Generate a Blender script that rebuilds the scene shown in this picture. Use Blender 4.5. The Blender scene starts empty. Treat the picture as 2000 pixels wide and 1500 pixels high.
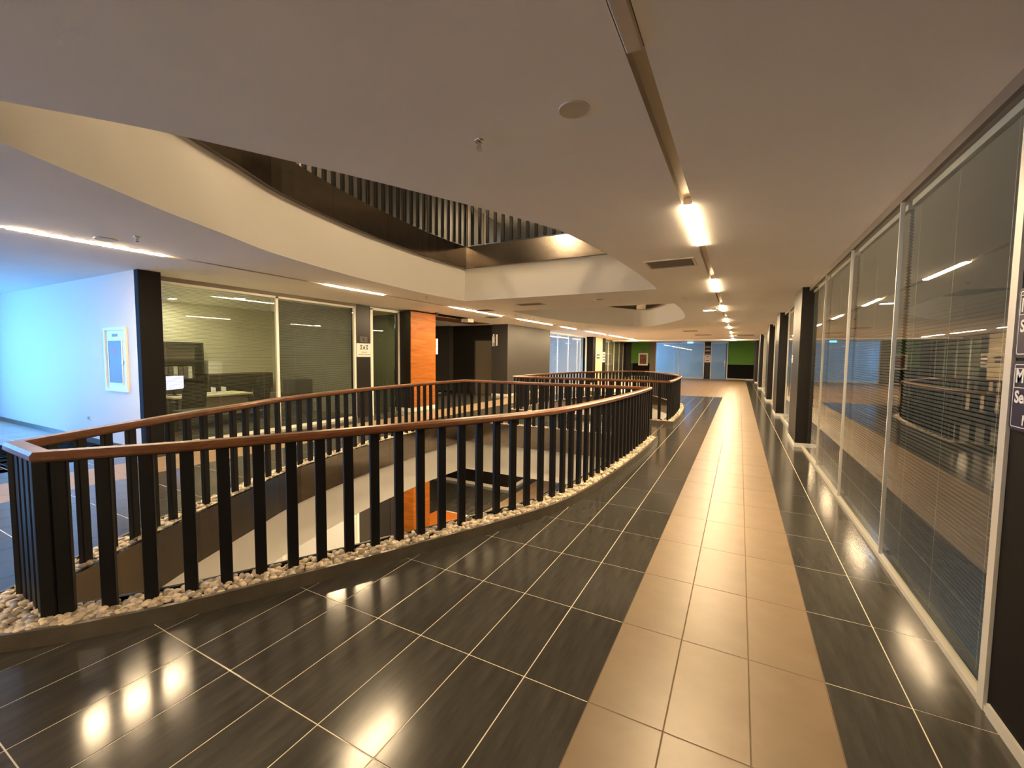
import bpy, math, random
import numpy as np
from mathutils import Matrix, Vector
from mathutils.geometry import tessellate_polygon
random.seed(7); rng = np.random.default_rng(7)
C = bpy.context.scene.collection
sc = bpy.context.scene

# ------------------------------------------------------------------ camera, world, exposure
FPX, PITCH, YAW, ROLL = 835.2, -.0643, .4882, .009
cam = bpy.data.cameras.new('camera'); cam.sensor_width = 36; cam.lens = FPX/2000*36; cam.clip_start = .05; cam.clip_end = 200
camo = bpy.data.objects.new('camera', cam); C.objects.link(camo)
_f = Vector((-math.sin(YAW)*math.cos(PITCH), math.cos(YAW)*math.cos(PITCH), math.sin(PITCH)))
_r = Vector((math.cos(YAW), math.sin(YAW), 0)); _u = _r.cross(_f)
_R = math.cos(ROLL)*_r+math.sin(ROLL)*_u; _U = -math.sin(ROLL)*_r+math.cos(ROLL)*_u
m = Matrix((( _R.x,_U.x,-_f.x,0),(_R.y,_U.y,-_f.y,0),(_R.z,_U.z,-_f.z,1.7),(0,0,0,1)))
camo.matrix_world = m; sc.camera = camo
w = bpy.data.worlds.new('sky'); sc.world = w; w.use_nodes = True
w.node_tree.nodes['Background'].inputs[0].default_value = (.25,.55,1,1); w.node_tree.nodes['Background'].inputs[1].default_value = .3
sc.view_settings.view_transform = 'Standard'; sc.view_settings.look = 'None'; sc.view_settings.gamma = 1
sc.view_settings.use_curve_mapping = False
sc.view_settings.exposure = 1.33
LAMP = 150.0                       # strip lamps
WARM = (1.0, .73, .42)
DAY = (.085, .40, 1.0)
def area(name, loc, rot, sx, sy, power, col):
    l = bpy.data.lights.new(name, 'AREA'); l.shape = 'RECTANGLE'; l.size = sx; l.size_y = sy; l.energy = power; l.color = col
    o = bpy.data.objects.new(name, l); o.location = loc; o.rotation_euler = rot; C.objects.link(o); return o
# area lights: daylight from the lobby window, daylight of far rooms, added fills
area('daylight_lobby', (-12.9,-3.35,1.75), (math.pi/2,0,0), 5.4, 2.1, 30, DAY).data.spread = 2.0      # faces +Y
area('blue_fill_lobby_end', (-17.3,0,1.6), (0,-math.pi/2,0), 2.4, 4, 130, DAY).data.spread = 2.2      # added second blue light for the floor, no window built there, faces +X
area('daylight_far_office', (-8.6,41.5,1.7), (0,-math.pi/2,0), 2.3, 4, 52, (.22,.5,1.0))          # stands in for the room's daylight, unseen at its side wall, faces +X
area('daylight_left_office', (-11.2,20.75,1.7), (math.pi/2,0,0), 3.4, 2.3, 75, (.10,.42,1.0))          # room's blue daylight from a panel hidden at the near partition, faces +Y
area('cool_pane_fill', (2.6,4.8,3.0), (0,0,0), 1.2, 4.5, 36, (.5,.75,1.0))          # added fill behind the blinds for their bluish tint, faces down

# ------------------------------------------------------------------ materials
def mat(name, col, rough=.5, metal=0, emit=None, estr=0, spec=.5, noise=None, bump=0, bscale=60, rnd=0, coat=0):
    M = bpy.data.materials.new(name); M.use_nodes = True; nt = M.node_tree; b = nt.nodes['Principled BSDF']
    b.inputs['Base Color'].default_value = (*col,1); b.inputs['Roughness'].default_value = rough
    b.inputs['Metallic'].default_value = metal; b.inputs['Specular IOR Level'].default_value = spec
    if coat: b.inputs['Coat Weight'].default_value = coat; b.inputs['Coat Roughness'].default_value = .08
    if emit: b.inputs['Emission Color'].default_value = (*emit,1); b.inputs['Emission Strength'].default_value = estr
    tc = None
    def coords():
        t = nt.nodes.new('ShaderNodeTexCoord'); return t.outputs['Object']
    out = None
    if noise:   # (scale xyz, amount, detail)
        (s, amt) = noise
        mp = nt.nodes.new('ShaderNodeMapping'); mp.inputs['Scale'].default_value = s; nt.links.new(coords(), mp.inputs[0])
        n = nt.nodes.new('ShaderNodeTexNoise'); n.inputs['Scale'].default_value = 1; n.inputs['Detail'].default_value = 6; n.inputs['Roughness'].default_value = .6
        nt.links.new(mp.outputs[0], n.inputs['Vector'])
        mr = nt.nodes.new('ShaderNodeMapRange'); mr.inputs[1].default_value = .3; mr.inputs[2].default_value = .7; mr.inputs[3].default_value = 1-amt; mr.inputs[4].default_value = 1+amt
        nt.links.new(n.outputs['Fac'], mr.inputs[0]); out = mr.outputs[0]
    if rnd:
        oi = nt.nodes.new('ShaderNodeObjectInfo'); ge = nt.nodes.new('ShaderNodeNewGeometry')
        a = nt.nodes.new('ShaderNodeMath'); a.operation = 'ADD'; nt.links.new(oi.outputs['Random'], a.inputs[0]); nt.links.new(ge.outputs['Random Per Island'], a.inputs[1])
        fr = nt.nodes.new('ShaderNodeMath'); fr.operation = 'FRACT'; nt.links.new(a.outputs[0], fr.inputs[0])
        mr = nt.nodes.new('ShaderNodeMapRange'); mr.inputs[3].default_value = 1-rnd; mr.inputs[4].default_value = 1+rnd; nt.links.new(fr.outputs[0], mr.inputs[0])
        if out:
            mu = nt.nodes.new('ShaderNodeMath'); mu.operation = 'MULTIPLY'; nt.links.new(out, mu.inputs[0]); nt.links.new(mr.outputs[0], mu.inputs[1]); out = mu.outputs[0]
        else: out = mr.outputs[0]
    if out:
        v = nt.nodes.new('ShaderNodeVectorMath'); v.operation = 'SCALE'; v.inputs[0].default_value = col; nt.links.new(out, v.inputs['Scale'])
        nt.links.new(v.outputs[0], b.inputs['Base Color'])
    if bump:
        n = nt.nodes.new('ShaderNodeTexNoise'); n.inputs['Scale'].default_value = bscale; n.inputs['Detail'].default_value = 4; nt.links.new(coords(), n.inputs['Vector'])
        bp = nt.nodes.new('ShaderNodeBump'); bp.inputs['Strength'].default_value = bump; bp.inputs['Distance'].default_value = .003
        nt.links.new(n.outputs['Fac'], bp.inputs['Height']); nt.links.new(bp.outputs[0], b.inputs['Normal'])
    return M
def glassmat(name, tint=(.93,.96,.94), ior=1.5):
    M = bpy.data.materials.new(name); M.use_nodes = True; nt = M.node_tree; nt.nodes.clear()
    o = nt.nodes.new('ShaderNodeOutputMaterial'); mx = nt.nodes.new('ShaderNodeMixShader'); t = nt.nodes.new('ShaderNodeBsdfTransparent'); g = nt.nodes.new('ShaderNodeBsdfGlossy')
    f = nt.nodes.new('ShaderNodeFresnel'); f.inputs[0].default_value = ior; t.inputs[0].default_value = (*tint,1); g.inputs['Roughness'].default_value = 0.0; g.inputs[0].default_value = (1,1,1,1)
    ge = nt.nodes.new('ShaderNodeNewGeometry'); sb = nt.nodes.new('ShaderNodeMath'); sb.operation = 'SUBTRACT'; sb.inputs[0].default_value = 1; sb.use_clamp = True; nt.links.new(ge.outputs['Backfacing'], sb.inputs[1]); mu = nt.nodes.new('ShaderNodeMath'); mu.operation = 'MULTIPLY'; nt.links.new(f.outputs[0], mu.inputs[0]); nt.links.new(sb.outputs[0], mu.inputs[1]); nt.links.new(mu.outputs[0], mx.inputs[0]); nt.links.new(t.outputs[0], mx.inputs[1]); nt.links.new(g.outputs[0], mx.inputs[2]); nt.links.new(mx.outputs[0], o.inputs[0]); return M
MT = {}
MT['plaster'] = mat('ceiling_plaster', (.9,.88,.85), .85, noise=((1.2,1.2,1.2),.02), bump=.12, bscale=140)
MT['white'] = mat('white_paint', (.84,.82,.78), .6, bump=.05, bscale=80)
MT['darktile'] = mat('dark_porcelain', (.064,.06,.051), .15, noise=((14,2.2,8),.28), rnd=.1, bump=.005, bscale=35, spec=.42)
MT['creamtile'] = mat('cream_porcelain', (.265,.187,.112), .36, noise=((3.5,5,4),.09), rnd=.05, bump=.04, bscale=30)
MT['cream'] = mat('cream_paint', (.55,.47,.33), .7)
MT['paletile'] = mat('pale_lobby_porcelain', (.6,.58,.54), .25, noise=((3.5,5,4),.06), rnd=.04)
MT['grout'] = mat('pale_grout', (.85,.78,.62), .8)
MT['browngrout'] = mat('brown_grout', (.2,.14,.085), .8)
MT['kerb'] = mat('kerb_stone', (.12,.1,.074), .3, noise=((6,6,6),.2))
MT['black'] = mat('black_powder_coat', (.007,.0068,.007), .5, spec=.25, bump=.1, bscale=120)
MT['blackwall'] = mat('black_lacquered_panel', (.012,.0095,.008), .4, spec=.35)
MT['greywall'] = mat('dark_grey_paint', (.036,.032,.029), .5)
MT['steel'] = mat('brushed_steel', (.36,.31,.26), .17, metal=1, noise=((3,3,14),.08), bump=.1, bscale=2.2)
MT['alu'] = mat('aluminium_frame', (.62,.6,.54), .4, metal=.15)
MT['whitealu'] = mat('white_frame', (.78,.76,.7), .4)
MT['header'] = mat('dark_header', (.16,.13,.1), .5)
MT['blind'] = mat('blind_slat', (.12,.12,.118), .3)
MT['blindwarm'] = mat('blind_slat_warm', (.5,.475,.38), .24)
MT['blindpale'] = mat('blind_slat_pale', (.62,.62,.54), .5)
MT['glass'] = glassmat('clear_glass')
MT['glassdark'] = glassmat('tinted_glass', (.85,.87,.8), 1.5)
MT['pebble'] = mat('river_pebble', (.68,.57,.42), .5, rnd=.6, noise=((30,30,30),.15))
MT['soil'] = mat('pebble_bedding', (.09,.075,.06), .9)
MT['chrome'] = mat('chrome', (.7,.7,.7), .15, metal=1)
MT['greywhite'] = mat('office_wall', (.66,.62,.48), .7)
MT['green'] = mat('green_paint', (.09,.27,.02), .6)
MT['orange'] = mat('orange_floor', (.62,.19,.03), .4)
MT['navy'] = mat('navy_sign', (.012,.011,.045), .4, spec=.2)
MT['signwhite'] = mat('sign_white', (.8,.78,.76), .5)
MT['ink'] = mat('dark_ink', (.03,.025,.025), .6)
MT['red'] = mat('red_print', (.45,.04,.03), .5)
MT['plastic'] = mat('white_plastic', (.7,.68,.64), .4)
MT['dark'] = mat('dark_void', (.01,.009,.008), .7)
MT['vent'] = mat('vent_metal', (.17,.15,.13), .5)
MT['desk'] = mat('desk_top', (.62,.55,.38), .4)
MT['blackplastic'] = mat('black_plastic', (.02,.02,.02), .5)
MT['lamp'] = mat('lit_diffuser', (.9,.85,.7), .5, emit=WARM, estr=LAMP)
MT['lampdim'] = mat('lit_diffuser_upper', (.9,.85,.7), .5, emit=WARM, estr=LAMP*1.25)
MT['unlit'] = mat('unlit_diffuser', (.62,.54,.42), .5)
MT['down'] = mat('lit_downlight', (.9,.9,.9), .5, emit=(1,.9,.55), estr=130)
MT['downcool'] = mat('lit_downlight_cool', (.9,.9,.9), .5, emit=(.75,.88,1), estr=30)
MT['matblack'] = mat('matt_black_panel', (.006,.005,.005), .7, spec=.15)
MT['liftsteel'] = mat('lift_door_steel', (.3,.23,.17), .38, metal=.7)
MT['olive'] = mat('olive_wall', (.17,.165,.11), .7)
MT['exit'] = mat('lit_blue_sign', (.1,.3,.8), .5, emit=(.08,.4,1), estr=3)
MT['screen'] = mat('monitor_screen', (.1,.1,.2), .3, emit=(.55,.55,1), estr=1.2)
MT['bluewall'] = mat('pale_office_wall', (.62,.64,.66), .7)
def woodmat(name, c1, c2, scale, rough):
    M = mat(name, c1, rough); nt = M.node_tree; b = nt.nodes['Principled BSDF']
    t = nt.nodes.new('ShaderNodeTexCoord'); mp = nt.nodes.new('ShaderNodeMapping'); mp.inputs['Scale'].default_value = scale; nt.links.new(t.outputs['Object'], mp.inputs[0])
    n = nt.nodes.new('ShaderNodeTexNoise'); n.inputs['Scale'].default_value = 1; n.inputs['Detail'].default_value = 8; n.inputs['Distortion'].default_value = 1.2; nt.links.new(mp.outputs[0], n.inputs['Vector'])
    r = nt.nodes.new('ShaderNodeValToRGB'); r.color_ramp.elements[0].position = .3; r.color_ramp.elements[1].position = .7
    r.color_ramp.elements[0].color = (*c2,1); r.color_ramp.elements[1].color = (*c1,1); nt.links.new(n.outputs['Fac'], r.inputs[0]); nt.links.new(r.outputs[0], b.inputs['Base Color']); return M
MT['wood'] = woodmat('orange_wood_veneer', (.38,.125,.011), (.24,.064,.005), (1,1.1,11), .5)
MT['wood'].node_tree.nodes['Principled BSDF'].inputs['Specular IOR Level'].default_value = .25
MT['rail'] = woodmat('varnished_handrail', (.24,.095,.036), (.14,.05,.019), (6,6,22), .36)
MT['brownwood'] = woodmat('brown_wood', (.22,.1,.05), (.14,.06,.03), (2,2,8), .5)
MT['art'] = woodmat('poster_print', (.35,.08,.04), (.05,.03,.03), (5,5,4), .5)

# ------------------------------------------------------------------ mesh builder
class MB:
    def __init__(s): s.v = []; s.f = []; s.mi = []
    def add(s, v, f, mi=0):
        n = len(s.v); s.v += [tuple(p) for p in v]; s.f += [tuple(i+n for i in q) for q in f]; s.mi += [mi]*len(f); return s
    def box(s, x0,x1,y0,y1,z0,z1, mi=0):
        return s.add([(x0,y0,z0),(x1,y0,z0),(x1,y1,z0),(x0,y1,z0),(x0,y0,z1),(x1,y0,z1),(x1,y1,z1),(x0,y1,z1)],
                     [(0,3,2,1),(4,5,6,7),(0,1,5,4),(1,2,6,5),(2,3,7,6),(3,0,4,7)], mi)
    def prism(s, poly, z0, z1, mi=0):      # CCW polygon (convex)
        n = len(poly); v = [(x,y,z0) for x,y in poly]+[(x,y,z1) for x,y in poly]
        f = [tuple(range(n-1,-1,-1)), tuple(range(n,2*n))]+[(i,(i+1)%n,n+(i+1)%n,n+i) for i in range(n)]
        return s.add(v,f,mi)
    def cham(s, x0,x1,y0,y1,z0,z1,c=.004,mi=0):   # box with chamfered vertical edges
        return s.prism([(x0+c,y0),(x1-c,y0),(x1,y0+c),(x1,y1-c),(x1-c,y1),(x0+c,y1),(x0,y1-c),(x0,y0+c)],z0,z1,mi)
    def cyl(s, c, r, z0, z1, n=20, r1=None, mi=0):
        r1 = r if r1 is None else r1
        v = [(c[0]+r*math.cos(2*math.pi*i/n),c[1]+r*math.sin(2*math.pi*i/n),z0) for i in range(n)]+[(c[0]+r1*math.cos(2*math.pi*i/n),c[1]+r1*math.sin(2*math.pi*i/n),z1) for i in range(n)]
        return s.add(v,[tuple(range(n-1,-1,-1)),tuple(range(n,2*n))]+[(i,(i+1)%n,n+(i+1)%n,n+i) for i in range(n)],mi)
    def lathe(s, c, prof, n=24, mi=0):     # prof list of (r,z)
        v = []; f = []
        for r,z in prof: v += [(c[0]+r*math.cos(2*math.pi*i/n),c[1]+r*math.sin(2*math.pi*i/n),c[2]+z) for i in range(n)]
        for k in range(len(prof)-1): f += [(k*n+i,k*n+(i+1)%n,(k+1)*n+(i+1)%n,(k+1)*n+i) for i in range(n)]
        return s.add(v,f,mi)
    def holes(s, outer, holes, z, up=True, mi=0):
        loops = [outer]+holes; flat = [p for l in loops for p in l]
        tr = tessellate_polygon([[Vector((x,y,0)) for x,y in l] for l in loops]); f = []
        for a,b,c in tr:
            A,B,D = flat[a],flat[b],flat[c]
            cr = (B[0]-A[0])*(D[1]-A[1])-(B[1]-A[1])*(D[0]-A[0])
            f.append((a,b,c) if (cr>0)==up else (a,c,b))
        return s.add([(x,y,z) for x,y in flat],f,mi)
    def wallstrip(s, poly, z0, z1, inward=True, mi=0, closed=True):
        n = len(poly); v = [(x,y,z0) for x,y in poly]+[(x,y,z1) for x,y in poly]
        f = [((i,(i+1)%n,n+(i+1)%n,n+i) if not inward else (i,n+i,n+(i+1)%n,(i+1)%n)) for i in range(n if closed else n-1)]
        return s.add(v,f,mi)
    def mesh(s, name, mats, smooth=False):
        me = bpy.data.meshes.new(name); me.from_pydata(s.v,[],s.f)
        for q in (mats if isinstance(mats,(list,tuple)) else [mats]): me.materials.append(MT[q] if isinstance(q,str) else q)
        if any(s.mi): me.polygons.foreach_set('material_index', s.mi)
        if smooth: me.polygons.foreach_set('use_smooth',[True]*len(s.f))
        me.update(); return me
    def build(s, name, mats, parent=None, smooth=False, loc=None):
        o = bpy.data.objects.new(name, s.mesh(name,mats,smooth)); C.objects.link(o)
        if parent: o.parent = parent
        if loc: o.location = loc
        return o
def tag(o, label, cat, group=None, kind=None):
    if label: o['label'] = label
    if cat: o['category'] = cat
    if group: o['group'] = group
    if kind: o['kind'] = kind
    return o
def thing(name, label, cat, loc=(0,0,0), rz=0, group=None, kind=None):
    o = bpy.data.objects.new(name,None); C.objects.link(o); o.location = loc; o.rotation_euler = (0,0,rz); o.empty_display_size = .1
    return tag(o,label,cat,group,kind)
def inst(name, me, parent, loc=(0,0,0), rz=0):
    o = bpy.data.objects.new(name,me); C.objects.link(o); o.location = loc; o.rotation_euler = (0,0,rz)
    if parent: o.parent = parent
    return o
def stuff(o): o['kind'] = 'stuff'; return o
def bx(*a, **k): return MB().box(*a, **k)

# ------------------------------------------------------------------ plan curves of the two leaf-shaped openings
def catmull(P, n=8):
    P = [np.array(p,float) for p in P]; Q = [2*P[0]-P[1]]+P+[2*P[-1]-P[-2]]; out = []
    for i in range(1,len(Q)-2):
        for t in np.linspace(0,1,n,endpoint=False):
            a,b,c,d = Q[i-1:i+3]; out.append(.5*((2*b)+(c-a)*t+(2*a-5*b+4*c-d)*t*t+(3*b-a-3*c+d)*t**3))
    return out+[P[-1]]
RIGHT = [(-3.64,.90),(-3.28,1.40),(-2.92,2.04),(-2.55,2.78),(-2.22,3.48),(-1.95,4.12),(-1.80,4.66),(-1.67,5.7),(-1.60,6.9),(-1.57,8.0),(-1.58,8.85)]
LEFT = [(-6.02,8.83),(-6.07,7.6),(-6.02,6.6),(-5.91,5.5),(-5.76,4.65),(-5.5,3.62),(-5.17,2.9),(-4.86,2.2),(-4.58,1.68),(-4.40,1.33),(-4.17,.92)]
R1, L1 = catmull(RIGHT,4), catmull(LEFT,4)
B1 = [tuple(p) for p in R1+L1]
AX = 10.175
def mirror(P): return [(x,2*AX-y) for x,y in P][::-1]
B2 = mirror(B1)
def offset(P, d):      # outward for d>0, CCW polygon
    P = np.array(P); out = []
    n = len(P)
    for i in range(n):
        a = P[i]-P[i-1]; b = P[(i+1)%n]-P[i]; a = a/np.linalg.norm(a); b = b/np.linalg.norm(b)
        na = np.array((a[1],-a[0])); nb = np.array((b[1],-b[0])); mvec = na+nb; mvec = mvec/np.dot(mvec,na)
        L = np.linalg.norm(mvec)
        if L > 1.8: mvec *= 1.8/L
        out.append(tuple(P[i]+mvec*d))
    return out
OPEN = [B1,B2]
V = [offset(b,-.11) for b in OPEN]      # slab edge (steel band)
def near_end(P,i,j,sy):
    P = list(P); P[i] = (P[i][0]-.17,P[i][1]-sy*.14); P[j] = (P[j][0]+.06,P[j][1]-sy*.14); return P
K = [near_end(offset(OPEN[0],.17),0,-1,1), None]
K[1] = [(x,2*AX-y) for x,y in K[0]][::-1]       # outer face of the kerb
CE = [offset(b,.08) for b in OPEN]      # ceiling opening / white fascia
CEIL, RAILZ, KZ = 3.06, 1.115, .1
UP = 4.21                               # storey height
# ------------------------------------------------------------------ floor with tiles
TW, TL, X0, Y0 = .3523, .7223, -.597, 1.234
XR, XL, YN, YF = 1.12, -9.1, -4.0, 39.0
floor = thing('floor','porcelain tiled gallery floor, dark grey with cream walkway strips','floor',kind='structure')
fl = MB().holes([(-17.5,YN),(4.2,YN),(4.2,44),(-17.5,44)],[list(reversed(v)) for v in K],-.0016,True,0)
fl.build('screed','grout',floor)
for xa,xb,ya,yb in ((X0,X0+3*TW,YN,YF),(-8.4,-7.343,YN,20.6)):
    bx(xa-.005,xb+.005,ya,yb,-.02,-.0011).build('joint_filler','browngrout',floor)
bx(XL,X0,20.66,YF,-.02,-.0011).build('joint_filler','browngrout',floor)
def clip_half(poly, p, nrm, keep_out):
    out = []; n = len(poly)
    for i in range(n):
        a = np.array(poly[i]); b = np.array(poly[(i+1)%n]); da = np.dot(a-p,nrm); db = np.dot(b-p,nrm)
        if not keep_out: da,db = -da,-db
        if da>=0: out.append(tuple(a))
        if (da>=0)!=(db>=0): t = da/(da-db); out.append(tuple(a+(b-a)*t))
    return out
def poly_area(p): return .5*sum(p[i][0]*p[(i+1)%len(p)][1]-p[(i+1)%len(p)][0]*p[i][1] for i in range(len(p)))
def subtract(poly, hole):
    P = np.array(hole); lo = P.min(0); hi = P.max(0); q = np.array(poly)
    if q[:,0].max()<lo[0] or q[:,0].min()>hi[0] or q[:,1].max()<lo[1] or q[:,1].min()>hi[1]: return [poly], False
    rest = list(poly); res = []; n = len(hole)
    for i in range(n):
        a = np.array(hole[i]); b = np.array(hole[(i+1)%n]); nr = np.array(((b-a)[1],-(b-a)[0])); nr = nr/np.linalg.norm(nr)
        o = clip_half(rest,a,nr,True)
        if len(o)>2 and abs(poly_area(o))>2e-5: res.append(o)
        rest = clip_half(rest,a,nr,False)
        if len(rest)<3 or abs(poly_area(rest))<2e-5: break
    if len(rest)>=3 and abs(poly_area(rest))>2e-5: return res, True
    return [poly], False
def tilemesh(w_,l_,mt):
    g = .0027; b = .0012; d = .0
    x0,x1,y0,y1 = g,w_-g,g,l_-g
    v = [(x0,y0,-.006),(x1,y0,-.006),(x1,y1,-.006),(x0,y1,-.006),(x0,y0,-.001),(x1,y0,-.001),(x1,y1,-.001),(x0,y1,-.001),(x0+b,y0+b,0),(x1-b,y0+b,0),(x1-b,y1-b,0),(x0+b,y1-b,0)]
    f = [(8,9,10,11)]+[(i,(i+1)%4,4+(i+1)%4,4+i) for i in range(4)]+[(4+i,4+(i+1)%4,8+(i+1)%4,8+i) for i in range(4)]
    return v,f
tv,tf = tilemesh(TW,TL,0)
tm = {k:MB().add(tv,tf).mesh('tile_'+k,k) for k in ('darktile','creamtile')}
Kc = []
for k in K:
    kk = offset(k,-.006)
    for tri in tessellate_polygon([[Vector((x,y,0)) for x,y in kk]]):
        q = [kk[i] for i in tri]; Kc.append(q if poly_area(q)>0 else q[::-1])
Kc = [q for q in Kc if abs(poly_area(q))>1e-7]
cand = []; rest = MB()
def frame_px(x,y):
    d = Vector((x,y,-1.7)); z = d.dot(_f)
    if z<.2: return None
    return 1000+FPX*d.dot(_R)/z, 750-FPX*d.dot(_U)/z, z
for r in range(-7,53):
    y = Y0+r*TL
    if y+TL>YF+.3: continue
    for c in range(-32,6):
        x = X0+c*TW
        if c>=5: continue
        w_ = TW if c<4 else XR-(X0+4*TW)
        kind = 'darktile'
        xc = x+TW/2; yc = y+TL/2
        if 0<=c<=2 or (-8.4<xc<-7.343 and yc<20.6) or (yc>20.66 and xc<X0): kind = 'creamtile'
        q = [(x,y),(x+w_,y),(x+w_,y+TL),(x,y+TL)]
        pieces, cut = [q], False
        for k in Kc:
            nxt = []
            for p in pieces:
                rr, cc = subtract(p,k); nxt += rr; cut = cut or cc
            pieces = nxt
        if not pieces: continue
        px = frame_px(xc,yc); vis = px is not None and -350<px[0]<2350 and px[1]<1900
        if cut or c>=4:
            cand.append((px[2] if vis else 99, kind, x,y, pieces))
        else: cand.append((px[2] if vis else 99, kind, x,y, None))
cand.sort(key=lambda t:t[0])
for i,(d,kind,x,y,pieces) in enumerate(cand):
    if pieces is None and i<300: inst('tile',tm[kind],floor,(x,y,0))
    elif pieces is not None:
        mb = MB()
        for p in pieces:
            cen = np.mean(np.array(p),0)
            x_,X_,y_,Y_ = x+.0027,x+TW-.0027,y+.0027,y+TL-.0027
            p2 = [(min(max(a,x_),X_),min(max(b,y_),Y_)) for a,b in p]
            mb.add([(a-x,b-y,0) for a,b in p2]+[(a-x,b-y,-.006) for a,b in p2],[tuple(range(len(p2)))]+[(k,len(p2)+k,len(p2)+(k+1)%len(p2),(k+1)%len(p2)) for k in range(len(p2))])
        if i<300: mb.build('tile',kind,floor,loc=(x,y,0))
        else: rest.add([(a+x,b+y,c_) for a,b,c_ in mb.v],mb.f,0 if kind=='darktile' else 1)
    else: rest.add([(a+x,b+y,c_) for a,b,c_ in tv],tf,0 if kind=='darktile' else 1)
stuff(rest.build('distant_tiles',['darktile','creamtile'],floor))
# left lobby floor beyond the column line
lob = MB()
for i in range(22):
    for j in range(11):
        x = XL-(i+1)*.3823+.01; y = -4+j*.6683
        lob.add([(a+x,b+y,c_) for a,b,c_ in tilemesh(.3823,.6683,0)[0]],tf)
stuff(lob.build('lobby_tiles','paletile',floor))

# ------------------------------------------------------------------ ceiling with openings and light grooves
SLOT = {'left':(-7.185,-7.095),'right':(-.505,-.42)}
ceil = MB().holes([(-17.5,YN),(4.2,YN),(4.2,44),(-17.5,44)],[list(reversed(v)) for v in CE]+[[(a,-3),(a,36),(b,36),(b,-3)] for a,b in SLOT.values()]+[[(-9.12,10.9),(-9.12,13.1),(-8.66,13.1),(-8.66,10.9)]],CEIL,False)
cobj = tag(ceil.build('ceiling','plaster'),'smooth off-white plaster ceiling with two leaf shaped openings','ceiling',kind='structure')
for (a,b) in SLOT.values():
    MB().wallstrip([(a,-3),(b,-3),(b,36),(a,36)],CEIL,CEIL+.07,True).add([(a,-3,CEIL+.07),(b,-3,CEIL+.07),(b,36,CEIL+.07),(a,36,CEIL+.07)],[(0,3,2,1)]).build('light_groove','unlit',cobj)
MB().wallstrip([(-9.12,10.9),(-8.66,10.9),(-8.66,13.1),(-9.12,13.1)],CEIL,CEIL+.3,True).add([(-9.12,10.9,CEIL+.3),(-8.66,10.9,CEIL+.3),(-8.66,13.1,CEIL+.3),(-9.12,13.1,CEIL+.3)],[(0,3,2,1)]).build('access_slot','dark',cobj)
# upper floor top, lower floor and ceilings
up = MB().holes([(-17.5,YN),(4.2,YN),(4.2,44),(-17.5,44)],[list(reversed(v)) for v in V],UP,True)
tag(up.build('floor','darktile'),'upper storey floor seen only at its edge above the ceiling opening','floor',kind='structure')
upc = tag(MB().holes([(-17.5,YN),(4.2,YN),(4.2,44),(-17.5,44)],[list(reversed(v)) for v in CE],UP+CEIL,False).build('ceiling','plaster'),'plain ceiling of the storey above, seen past its railing','ceiling',kind='structure')
lowc = MB().holes([(-17.5,YN),(4.2,YN),(4.2,44),(-17.5,44)],[list(reversed(v)) for v in CE],CEIL-UP,False)
tag(lowc.build('ceiling','plaster'),'underside of the gallery slab, ceiling of the storey below','ceiling',kind='structure')
lowf = thing('floor','tiled floor of the storey below with cream strip','floor',kind='structure')
bx(-14,4.2,YN,30,-UP-.2,-UP-.004).build('screed','grout',lowf)
lt = MB(); 
for r in range(0,36):
    for c in range(-36,5):
        x = X0+c*TW; y = Y0+r*TL
        if x<-13.4: continue
        k = 1 if (0<=c<=2 or -8.4<x+TW/2<-7.343) else 0
        lt.add([(a+x,b+y,c_-UP) for a,b,c_ in tv],tf,k)
stuff(lt.build('tiles',['darktile','creamtile'],lowf))
# trims: white fascias, soffits and steel bands of both openings on each storey
def band(idx, z_top, label, which):
    t = thing('trim_%d'%which,label,'trim',kind='structure')
    ce, v = CE[idx], V[idx]
    n = len(ce); c2 = offset(OPEN[idx],-.05)
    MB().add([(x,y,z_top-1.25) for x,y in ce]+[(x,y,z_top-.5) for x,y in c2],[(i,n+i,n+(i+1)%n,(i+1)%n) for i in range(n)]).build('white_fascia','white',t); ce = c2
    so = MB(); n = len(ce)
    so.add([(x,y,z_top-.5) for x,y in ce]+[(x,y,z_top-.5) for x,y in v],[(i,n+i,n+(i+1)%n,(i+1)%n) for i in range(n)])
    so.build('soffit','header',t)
    # steel panels, about 1.2 m each, joints open
    P = np.array(v+[v[0]]); acc = [0]
    for i in range(len(P)-1): acc.append(acc[-1]+np.linalg.norm(P[i+1]-P[i]))
    start = 0
    def flush(a,b):
        pts = [P[i] for i in range(a,b+1)]
        m_ = MB(); k = len(pts); T = []
        for i,p in enumerate(pts):
            d = (pts[min(i+1,k-1)]-pts[max(i-1,0)]); d = d/np.linalg.norm(d); T.append(np.array((-d[1],d[0])))   # inward
        pts[0] = pts[0]+(pts[1]-pts[0])/np.linalg.norm(pts[1]-pts[0])*.002; pts[-1] = pts[-1]-(pts[-1]-pts[-2])/np.linalg.norm(pts[-1]-pts[-2])*.002
        vv = []
        for p,t_ in zip(pts,T):
            q = p+t_*.012
            vv += [(p[0],p[1],z_top-.5),(q[0],q[1],z_top-.5),(q[0],q[1],z_top),(p[0],p[1],z_top)]
        f = [(0,1,2,3),tuple(4*(k-1)+j for j in (3,2,1,0))]
        for i in range(k-1):
            for j in range(4): f.append((4*i+j,4*i+4+j,4*i+4+(j+1)%4,4*i+(j+1)%4))
        m_.add(vv,f).build('steel_panel','steel',t)
    corners = {0,len(R1)-1,len(R1),len(v)-1,len(v)} if idx==0 else set()
    if idx==1:
        n1 = len(B1); corners = {0,n1,len(L1)-1,len(L1),n1-1}
    for i in range(1,len(P)):
        if acc[i]-acc[start]>1.25 or i in corners or i==len(P)-1:
            flush(start,i); start = i
    return t
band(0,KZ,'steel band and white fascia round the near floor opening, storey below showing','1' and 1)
band(1,KZ,'steel band and white fascia round the far floor opening',2)
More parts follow.
